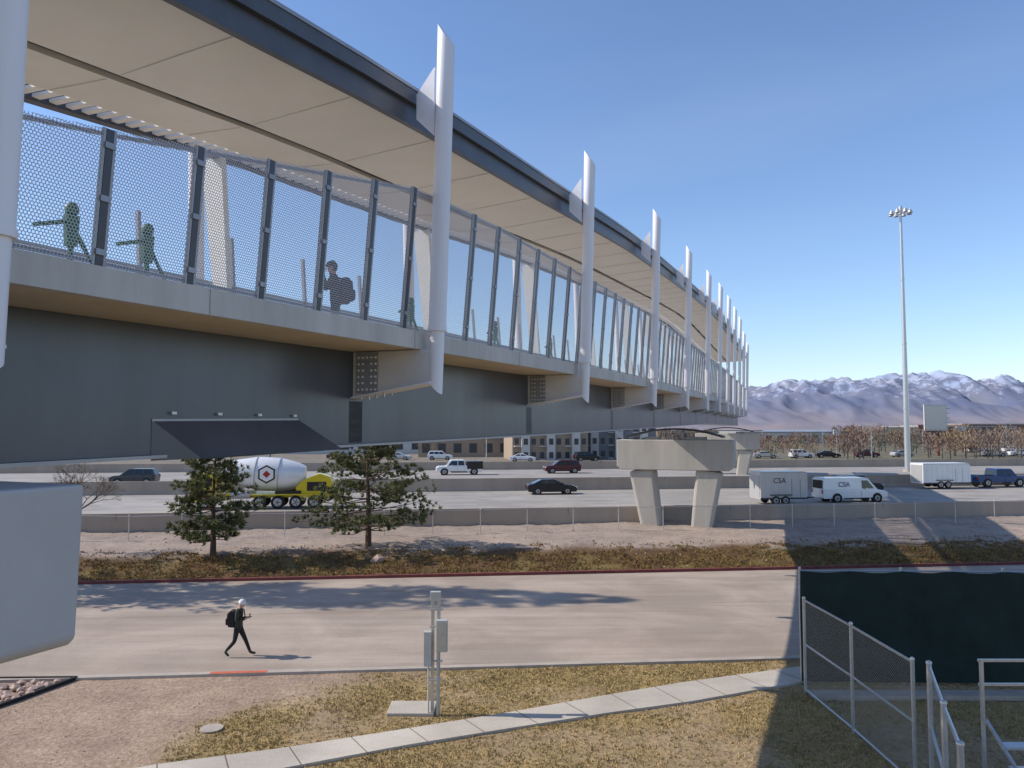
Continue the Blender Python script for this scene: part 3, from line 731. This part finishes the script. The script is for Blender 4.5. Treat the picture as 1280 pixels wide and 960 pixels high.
def car(name,loc,rz,kind,paint):
    e=empty(name,loc,rz); P='p_'+paint; b=B(); gl=B()
    W2={'sedan':.9,'suv':.95,'minivan':.98,'pickup':1.0,'van':1.0}[kind]
    if kind=='sedan':
        body=[(-2.4,.42),(-2.42,.75),(-2.3,.98),(-1.6,1.04),(.95,1.0),(1.9,.88),(2.32,.72),(2.42,.5),(2.35,.25),(-2.3,.25)]
        cab=[(-1.95,1.0),(-1.0,1.43),(.15,1.45),(1.15,.98)]; zb_=1.0; wx=(-1.45,1.45); r=.33; win=[[(-1.5,1.06),(-.95,1.37),(-.45,1.38),(-.45,1.06)],[(-.36,1.06),(-.36,1.38),(.12,1.38),(.85,1.06)]]
    elif kind in('suv','minivan'):
        body=[(-2.35,.45),(-2.4,.95),(-2.3,1.08),(1.1,1.08),(2.1,.98),(2.4,.8),(2.45,.5),(2.35,.28),(-2.3,.28)]
        cab=[(-2.3,1.06),(-2.05,1.68),(-1.9,1.74),(.2,1.76),(.5,1.7),(1.35,1.05)]; zb_=1.06; wx=(-1.5,1.5); r=.36; win=[[(-2.05,1.14),(-1.9,1.62),(-1.15,1.64),(-1.15,1.14)],[(-1.05,1.14),(-1.05,1.64),(-.2,1.65),(-.2,1.14)],[(-.1,1.14),(-.1,1.65),(.4,1.63),(1.05,1.14)]]
    elif kind=='pickup':
        body=[(-2.95,.55),(-2.98,1.15),(1.3,1.15),(2.7,1.1),(2.95,.95),(3.0,.5),(-2.9,.45)]
        cab=[(-.75,1.14),(-.65,1.85),(-.5,1.92),(1.0,1.92),(1.2,1.85),(1.75,1.12)]; zb_=1.14; wx=(-1.85,1.95); r=.42; win=[[(-.6,1.22),(-.52,1.78),(.2,1.8),(.2,1.22)],[(.3,1.22),(.3,1.8),(1.02,1.78),(1.45,1.22)]]
    else:
        body=[(-3.0,.4),(-3.02,1.1),(2.0,1.12),(2.75,1.0),(2.95,.8),(2.98,.45),(-2.95,.35)]
        cab=[(-3.0,1.1),(-2.95,2.0),(-2.8,2.12),(1.0,2.12),(1.2,2.05),(2.05,1.1)]; zb_=1.1; wx=(-1.75,1.95); r=.38; win=[[(.55,1.2),(.55,1.9),(1.12,1.88),(1.7,1.2)]]
    top=max(z for x,z in cab); wb=lambda z:W2*(1-.07*abs(z-.65)); wc=lambda z:wb(zb_)-.02-(.16 if kind!='van' else .07)*(z-zb_)/(top-zb_)
    b.prism(body[::-1],wb,P); b.prism(cab[::-1],wc,P)
    if kind=='pickup':
        if paint=='white': b.box((-1.95,0,1.25),(2.04,2.06,1.0),'p_black')
        else: b.box((-1.95,0,1.2),(1.9,1.7,.14),'p_black')
    o=b.obj('body',e,bevel=.05)
    for w in win:
        for s in (-1,1):
            v=[(x,s*(wc(z)+.008),z) for x,z in w]; gl.add(v,[tuple(range(len(w)))],'glass')
    def slope(pa,pb,off):
        (x0,z0),(x1,z1)=pa,pb; nn=Vector((z0-z1,0,x1-x0)).normalized()*off
        q=[]
        for t,s in ((.12,-1),(.12,1),(.9,1),(.9,-1)):
            x=x0+(x1-x0)*t; z=z0+(z1-z0)*t; q.append((x+abs(nn.x)*(1 if x0>0 else -1),s*(wc(z)-.1),z+abs(nn.z)))
        gl.add(q,[(0,1,2,3)],'glass')
    slope(cab[-1],cab[-2],.012); slope(cab[0],cab[1],.012)
    gl.obj('windows',e)
    b=B()
    for x in wx:
        for s in (-1,1):
            b.cyl((x,s*(W2-.28),r),(x,s*(W2+.004),r),r*1.18,r*1.18,'p_black',20); wheel(b,x,s*(W2+.03),r)
    xf=max(x for x,z in body); xb=min(x for x,z in body)
    for s in (-1,1):
        b.box((xf-.1,s*(W2-.25),.8 if kind!='sedan' else .68),(.2,.36,.16),'lamp'); b.box((xb+.03,s*(W2-.17),.95 if kind!='sedan' else .82),(.1,.2,.3 if kind!='sedan' else .16),'red')
        b.box((.95,s*(W2+.08),zb_+.08),(.14,.16,.13),P)
        b.box((0,s*(W2-.005),.36),(2.2,.03,.1),'p_black')
        for x in [w[0][0]-.05 for w in win]: b.box((x,s*(wb(.75)+.0),.78),(.014,.012,.5),'p_black')
    b.obj('wheels_and_trim',e,smooth=False)
    return e
def trailer(name,loc,rz,L,H,paint,txt=None):
    e=empty(name,loc,rz); b=B()
    b.prism([(-L/2,.45),(L/2-.1,.45),(L/2,.8),(L/2,H-.3),(L/2-.25,H),(-L/2,H)][::-1],lambda z:1.05,'p_'+paint); b.obj('body',e,bevel=.05)
    b=B()
    for x in (-.45,.4):
        for s in(-1,1): wheel(b,x-.3,s*1.1,.36)
    for s in (-1,1):
        b.box((-.32,s*1.12,.82),(1.9,.2,.08),'p_darkgrey'); b.box((0,s*1.055,.52),(L,.02,.14),'p_darkgrey')
        b.box((0,s*1.055,H-.06),(L-.3,.03,.08),'p_silver')
        for x in (L/4-.38,L/4+.38): b.box((x,s*1.055,1.35),(.02,.012,1.5),'p_darkgrey')
        for x in np.arange(-L/2+.4,L/2,.6): b.box((x,s*1.053,H/2+.3),(.012,.008,H-1),'p_silver')
    b.beam((L/2,.5,.5),(L/2+1.1,0,.5),(0,0,1),.1,.08,'p_black'); b.beam((L/2,-.5,.5),(L/2+1.1,0,.5),(0,0,1),.1,.08,'p_black'); b.cyl((L/2+.8,0,0),(L/2+.8,0,.7),.04,.04,'galv',6)
    b.box((-L/2-.01,0,1.5),(.04,1.8,1.8),'p_silver'); b.obj('chassis',e)
    if txt: textm(e,txt,.62,(-.4,-1.075,H-.95),M['p_darkgrey'])
    return e
sl=math.atan(.14)
car('sedan_car',(3.8,75.2,1.206),sl,'sedan','black')
v=car('work_van',(29.4,67.3,1.206),sl,'van','white'); textm(v,'CSA',.58,(-1.1,-1.035,1.38),M['p_blue'])
trailer('cargo_trailer',(22.6,65.6,1.206),sl,4.2,2.75,'trail','CSA')
trailer('cargo_trailer',(45.6,82.2,1.3),sl,5.5,2.6,'white')
car('pickup_truck',(52.7,84.0,1.3),sl,'pickup','blue')
car('suv_car',(34.0,76.5,1.206),sl,'suv','black')
car('pickup_truck',(-6.8,99.5,1.606),math.pi+sl,'pickup','white')
car('minivan_car',(6.7,103,1.606),math.pi+sl,'minivan','maroon')
car('suv_car',(-41.5,85,1.4),math.pi+sl,'suv','darkgrey')
for i,(x,y,k,c) in enumerate([(-14,150,'suv','white'),(-22,150,'sedan','silver'),(60,160,'suv','white'),(66,161,'sedan','black'),(75,163,'suv','maroon'),(84,166,'sedan','silver'),(118,195,'pickup','white'),(128,197,'sedan','white'),(-34,152,'sedan','maroon'),(105,168,'suv','silver'),(112,170,'sedan','white'),(52,158,'sedan','silver'),(2,143,'sedan','white'),(14,145,'suv','black')]): car('parked_car',(x,y,T(x,y)),R.uniform(-.2,.3),k,c)
# mixer truck
e=empty('cement_mixer_truck',(-19.9,62.2,1.206),sl); b=B()
b.beam((-5.2,0,1.0),(5.2,0,1.0),(0,1,0),.9,.35,'p_yellow')
b.prism([(-5.4,.6),(-5.4,2.6),(-5.2,2.85),(-3.7,2.85),(-3.5,2.6),(-3.4,.6)][::-1],lambda z:1.2,'p_yellow')
b.prism([(2.6,.9),(2.6,1.7),(3.2,2.3),(4.4,2.75),(5.2,2.5),(5.6,1.5),(5.6,.8)][::-1],lambda z:1.15,'p_yellow')
b.beam((4.9,0,2.2),(6.0,0,1.2),(0,1,0),.7,.12,'p_yellow')
for x in (-2.6,2.9): b.beam((x,0,1.1),(x,0,2.1),(0,1,0),1.6,.3,'p_yellow')
for s in (-1,1):
    b.box((4.2,s*1.17,1.75),(1.5,.05,.7),'p_black'); b.box((2.0,s*1.17,1.28),(2.0,.1,.3),'p_black'); b.cyl((-2.4,s*1.0,1.15),(-.9,s*1.0,1.15),.33,.33,'p_silver',14)
    for q in range(4): b.box((5.0-q*.16,s*1.205,1.2),(.03,.02,.6),'p_darkgrey')
b.obj('chassis_and_cab',e,bevel=.04)
b=B(); b.revolve((-4.0,0,3.0),(1,0,-.07),[(0,.3),(.1,.6),(1.6,.95),(3.4,1.32),(5.2,1.34),(6.6,1.05),(7.2,.8),(7.25,.01)],'p_white',28)
for t_,r_ in ((3.4,1.33),(5.2,1.35)): b.revolve((-4.0,0,3.0),(1,0,-.07),[(t_-.04,r_),(t_-.03,r_+.03),(t_+.03,r_+.03),(t_+.04,r_)],'p_silver',28)
b.obj('drum',e,smooth=True)
b=B()
for x in (-4.4,-.2,1.2,2.6,4.0):
    for s in (-1,1): wheel(b,x,s*1.22,.52,.35)
for s in (-1,1):
    b.box((1.9,s*1.15,1.14),(5.6,.5,.08),'p_yellow'); b.box((-4.4,s*1.21,2.15),(1.2,.02,.7),'glass')
b.obj('wheels_and_fenders',e)
b=B(); c=Vector((.35,-1.385,2.75))
def ngon(r,n,m,y,rot=0): b.add([(c.x+math.cos(rot+k/n*6.283)*r,c.y+y,c.z+math.sin(rot+k/n*6.283)*r) for k in range(n)],[tuple(range(n))],m)
ngon(.74,6,'p_black',0,.52); ngon(.60,6,'p_white',-.006,.52); ngon(.3,4,'red',-.012); b.obj('plain_drum_mark',e)

# ---------------------------------------------------------------- people
def person(name,loc,rz,pose,mats,scale=1,pack=True,hat='hat'):
    J={k:Vector(v) for k,v in pose.items()}
    V=[];Rr=[];Ed=[];idx={}
    rad=dict(pel=.125,sp1=.12,ch=.145,nk=.062,hb=.075,hd=.098,ht=.055)
    for s in 'LR': rad.update({s+'hip':.1,s+'kn':.066,s+'an':.045,s+'he':.045,s+'to':.035,s+'sh':.08,s+'el':.052,s+'wr':.034,s+'pa':.036})
    order=['pel','sp1','ch','nk','hb','hd','ht']
    for s in 'LR': order+=[s+q for q in('hip','kn','an','to','sh','el','wr','pa')]
    for k in order: idx[k]=len(V); V.append(J[k]); Rr.append(rad[k])
    L=[('pel','sp1'),('sp1','ch'),('ch','nk'),('nk','hb'),('hb','hd'),('hd','ht')]
    for s in 'LR': L+=[('pel',s+'hip'),(s+'hip',s+'kn'),(s+'kn',s+'an'),(s+'an',s+'to'),('ch',s+'sh'),(s+'sh',s+'el'),(s+'el',s+'wr'),(s+'wr',s+'pa')]
    Ed=[(idx[a],idx[c]) for a,c in L]
    for s in 'LR':   # fingers
        w,p=J[s+'wr'],J[s+'pa']; d=(p-w).normalized(); sd=d.cross(Vector((0,0,1)))
        sd=sd.normalized() if sd.length>.1 else Vector((1,0,0)); dn=d.cross(sd).normalized()
        for k,(off,ln) in enumerate(((-.03,.065),(-.01,.078),(.012,.074),(.032,.058))):
            a=len(V); V+=[p+sd*off+d*.02,p+sd*off+d*ln*.8+dn*.012,p+sd*off*.95+d*ln*1.1+dn*.035]; Rr+=[.010,.009,.008]; Ed+=[(idx[s+'pa'],a),(a,a+1),(a+1,a+2)]
        a=len(V); V+=[p-sd*.045-d*.01,p-sd*.055+d*.03+dn*.02]; Rr+=[.011,.009]; Ed+=[(idx[s+'pa'],a),(a,a+1)]
    me=bpy.data.meshes.new(name); me.from_pydata(V,Ed,[]); o=bpy.data.objects.new('tmp',me); col.objects.link(o)
    md=o.modifiers.new('s','SKIN'); sk=me.skin_vertices[0].data
    for i,r in enumerate(Rr): sk[i].radius=(r,r)
    sk[0].use_root=True
    sb=o.modifiers.new('u','SUBSURF'); sb.levels=2; sb.render_levels=2
    bpy.context.view_layer.update(); ev=o.evaluated_get(bpy.context.evaluated_depsgraph_get()); m2=bpy.data.meshes.new_from_object(ev); bpy.data.objects.remove(o)
    m2.materials.clear()
    for k in mats: m2.materials.append(M[k])
    zn=J['nk'].z; zp=J['pel'].z+.0
    for p in m2.polygons:
        c=p.center; k=1
        if c.z>zn+.01 and (c-J['hd']).length<.2: k=0
        elif min((c-J['Lpa']).length,(c-J['Rpa']).length)<.09: k=0
        elif min((c-J['Lan']).length,(c-J['Ran']).length)<.09 or min((c-J['Lto']).length,(c-J['Rto']).length)<.12: k=3
        elif c.z<zp-.02 and min((c-J['Lwr']).length,(c-J['Rwr']).length)>.2: k=2
        p.material_index=k; p.use_smooth=True
    e=empty(name,loc,rz); e.scale=(scale,)*3
    q=bpy.data.objects.new('body',m2); col.objects.link(q); q.parent=e
    b=B(); hd=J['hd']; f=(J['look']-hd).normalized(); up=Vector((0,0,1)); sd=up.cross(f).normalized(); upp=f.cross(sd)
    b.cyl(hd+f*.085-upp*.03,hd+f*.12-upp*.015,.018,.008,mats[0],6)
    for s in(-1,1):
        b.revolve(hd+f*.088+sd*s*.032+upp*.012,f,[(0,.012),(.01,.008),(.013,.001)],'black',6)
        b.revolve(hd+sd*s*.088-upp*.01,sd*s,[(0,.03),(.012,.026),(.02,.004)],mats[0],8)
    b.beam(hd+f*.094-upp*.055-sd*.022,hd+f*.094-upp*.055+sd*.022,f,.01,.008,'red')
    b.revolve(hd+upp*.03-f*.012,upp-f*.25,[(-.03,.112),(.0,.116),(.05,.108),(.09,.075),(.115,.03),(.12,.001)],hat,14)
    if hat!='hat': b.revolve(hd-f*.02,-f,[(0,.1),(.05,.09),(.09,.05),(.1,.002)],hat,12)
    b.obj('head_details',e,smooth=True)
    if pack:
        b=B(); c=J['ch']
        prof=[(-.12,-.42),(-.30,-.40),(-.36,-.2),(-.33,.02),(-.24,.1),(-.12,.08)]
        b.prism([(c.x+x,c.z+z) for x,z in prof][::-1],lambda z:.155,'black')
        for s in (-1,1): 
            b.beam((c.x-.12,s*.11,c.z+.06),(c.x+.1,s*.12,c.z+.1),(0,1,0),.05,.03,'black'); b.beam((c.x+.1,s*.12,c.z+.1),(c.x+.14,s*.13,c.z-.15),(0,1,0),.05,.03,'black')
        b.prism([(c.x-.34,c.z-.36),(c.x-.40,c.z-.33),(c.x-.40,c.z-.16),(c.x-.33,c.z-.12)][::-1],lambda z:.11,'black')
        b.obj('backpack',e,bevel=.03)
    return e,J
walkp=dict(pel=(0,0,.93),sp1=(.01,0,1.12),ch=(.03,0,1.34),nk=(.06,0,1.49),hb=(.08,0,1.55),hd=(.10,0,1.63),ht=(.105,0,1.70),look=(.6,0,1.3),
 Lhip=(.02,.09,.88),Lkn=(.2,.1,.5),Lan=(.36,.1,.10),Lto=(.53,.1,.07),Rhip=(-.01,-.09,.88),Rkn=(-.08,-.1,.48),Ran=(-.36,-.1,.17),Rto=(-.24,-.1,.04),
 Lsh=(.03,.18,1.39),Lel=(.02,.24,1.13),Lwr=(.25,.13,1.17),Lpa=(.32,.09,1.2),Rsh=(.02,-.18,1.39),Rel=(-.0,-.25,1.13),Rwr=(.23,-.15,1.18),Rpa=(.31,-.11,1.22))
e,J=person('pedestrian',(-9.1,25.95,.032),.05,walkp,['skin','jacket','black','shoe'],1.06)
b=B(); b.box((.37,-.06,1.27),(.015,.08,.15),'p_black'); b.obj('phone',e)
ph=dict(walkp); ph.update(Lkn=(.04,.1,.5),Lan=(0,.11,.08),Lto=(.15,.12,.04),Rkn=(.02,-.1,.5),Ran=(-.02,-.11,.08),Rto=(.13,-.12,.04),look=(1,0,1.62),Lel=(.2,.2,1.22),Lwr=(.27,.08,1.46),Lpa=(.27,.05,1.54),Rel=(.2,-.2,1.22),Rwr=(.27,-.08,1.46),Rpa=(.27,-.05,1.54))
pt=F(14.55,-2.6,zd(14.9)-.11); e,J=person('person_with_camera',tuple(pt),math.radians(200),ph,['skin','black','black','shoe'],1.03,pack=True,hat='black')
b=B(); b.box((.27,0,1.6),(.1,.14,.09),'p_black'); b.cyl((.3,0,1.6),(.4,0,1.6),.04,.04,'p_black',10); b.obj('camera_body',e)

# ---------------------------------------------------------------- water, mountains
b=B(); b.add([(-20000,4300,-36),(20000,4300,-36),(20000,15200,-36),(-20000,15200,-36)],[(0,1,2,3)],mat('lake_water',(.24,.34,.47),.35,0,.05,.001)); b.obj('lake')
m,nt,bs=newmat('hazy_mountain_rock'); bs.inputs['Roughness'].default_value=1; bs.inputs['Specular IOR Level'].default_value=0
ge=nt.nodes.new('ShaderNodeNewGeometry'); sp=nt.nodes.new('ShaderNodeSeparateXYZ'); lk(nt,ge.outputs['Position'],sp.inputs[0])
def nn(s,d=8,rg=.6):
    n=nt.nodes.new('ShaderNodeTexNoise'); n.inputs['Scale'].default_value=s; n.inputs['Detail'].default_value=d; n.inputs['Roughness'].default_value=rg; lk(nt,ge.outputs['Position'],n.inputs[0]); return n.outputs['Fac']
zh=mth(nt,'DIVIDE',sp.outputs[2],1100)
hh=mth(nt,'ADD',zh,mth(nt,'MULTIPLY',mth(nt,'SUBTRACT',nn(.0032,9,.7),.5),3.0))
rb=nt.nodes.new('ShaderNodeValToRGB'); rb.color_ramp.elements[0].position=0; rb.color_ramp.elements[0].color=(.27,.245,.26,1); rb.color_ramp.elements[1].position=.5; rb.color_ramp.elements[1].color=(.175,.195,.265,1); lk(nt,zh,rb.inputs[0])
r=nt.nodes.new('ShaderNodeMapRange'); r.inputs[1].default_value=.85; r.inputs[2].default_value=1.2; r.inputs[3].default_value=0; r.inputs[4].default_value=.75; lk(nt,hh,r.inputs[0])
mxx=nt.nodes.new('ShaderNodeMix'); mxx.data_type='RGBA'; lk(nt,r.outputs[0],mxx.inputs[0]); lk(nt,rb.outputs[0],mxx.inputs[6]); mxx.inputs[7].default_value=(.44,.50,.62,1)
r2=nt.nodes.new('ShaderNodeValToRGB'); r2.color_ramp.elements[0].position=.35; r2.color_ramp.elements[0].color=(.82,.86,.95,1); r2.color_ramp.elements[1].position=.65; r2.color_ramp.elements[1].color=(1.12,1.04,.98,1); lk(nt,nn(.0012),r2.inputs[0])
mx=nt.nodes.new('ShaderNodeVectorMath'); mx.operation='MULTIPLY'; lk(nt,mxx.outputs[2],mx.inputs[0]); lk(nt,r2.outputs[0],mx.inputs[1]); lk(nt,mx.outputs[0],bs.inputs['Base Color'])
RID=[(-16000,500),(-6000,620),(0,560),(2500,560),(4300,690),(4900,760),(5800,880),(6600,905),(7500,960),(8600,1010),(9300,960),(10000,930),(12000,800),(20000,700)]
v=[];f=[];nxm,nym=420,60
for j in range(nym+1):
    for i in range(nxm+1):
        X=-12000+30000*i/nxm; Y=14700+7300*j/nym; t=j/nym
        rg=1-abs(noise.noise(Vector((X*.0007,Y*.0005,1)))*1.7); r3=1-abs(noise.noise(Vector((X*.0017+Y*.0004,Y*.0010,4)))*2.0); r4=1-abs(noise.noise(Vector((X*.0042,Y*.0022,7)))*2.0)
        en=ss(0,.68,t)*(1-.3*ss(.75,1,t)); k=16000./15000*1.18*(Y/18500)
        z=-40+interp(RID,X*15000/19500)*k*1.12*en*(.66+.17*rg+.15*r3+.055*r4)
        v.append((X,Y,z))
f=[(j*(nxm+1)+i,j*(nxm+1)+i+1,(j+1)*(nxm+1)+i+1,(j+1)*(nxm+1)+i) for j in range(nym) for i in range(nxm)]
b=B(); b.add(v,f,m); o=b.obj('mountain_range'); o.data.polygons.foreach_set('use_smooth',[True]*len(f))

# ---------------------------------------------------------------- light, sky, camera
EL=math.radians(39); s=Vector((math.cos(EL),-.04,-math.sin(EL)))
sd=bpy.data.lights.new('sun','SUN'); sd.energy=5.0; sd.angle=math.radians(.5); sd.color=(1,.915,.80)
so=bpy.data.objects.new('sun',sd); so.rotation_euler=s.to_track_quat('-Z','Y').to_euler(); col.objects.link(so)
w=bpy.data.worlds.new('World'); sc.world=w; w.use_nodes=True; nt=w.node_tree; bg=nt.nodes['Background']
sk=nt.nodes.new('ShaderNodeTexSky'); sk.sky_type='NISHITA'; sk.sun_disc=False; sk.sun_elevation=EL; sk.sun_rotation=math.radians(270); sk.altitude=400; sk.air_density=1.1; sk.dust_density=.4; sk.ozone_density=2.0
tc=nt.nodes.new('ShaderNodeTexCoord'); mp=nt.nodes.new('ShaderNodeMapping'); mp.inputs['Scale'].default_value=(1.0,1.0,5); mp.inputs['Rotation'].default_value=(0.5,.3,.2); lk(nt,tc.outputs['Generated'],mp.inputs[0])
n=nt.nodes.new('ShaderNodeTexNoise'); n.inputs['Scale'].default_value=1.4; n.inputs['Detail'].default_value=6; n.inputs['Roughness'].default_value=.45; lk(nt,mp.outputs[0],n.inputs[0])
mr=nt.nodes.new('ShaderNodeMapRange'); mr.inputs[1].default_value=.5; mr.inputs[2].default_value=.85; mr.inputs[3].default_value=0; mr.inputs[4].default_value=.1; lk(nt,n.outputs['Fac'],mr.inputs[0])
tint=nt.nodes.new('ShaderNodeVectorMath'); tint.operation='MULTIPLY'; lk(nt,sk.outputs[0],tint.inputs[0]); tint.inputs[1].default_value=(1.10,1.18,1.36)
mx=nt.nodes.new('ShaderNodeMix'); mx.data_type='RGBA'; lk(nt,mr.outputs[0],mx.inputs[0]); lk(nt,tint.outputs[0],mx.inputs[6]); mx.inputs[7].default_value=(6,6.6,7.6,1)
lk(nt,mx.outputs[2],bg.inputs[0]); bg.inputs[1].default_value=.135
cd=bpy.data.cameras.new('camera'); cd.sensor_width=36; cd.lens=27; cd.clip_start=.1; cd.clip_end=60000
co=bpy.data.objects.new('camera',cd); co.location=(0,0,7.6); co.rotation_euler=(math.pi/2+math.atan(55/960),0,0); col.objects.link(co); sc.camera=co
sc.view_settings.view_transform='Standard'; sc.view_settings.look='None'; sc.view_settings.exposure=0
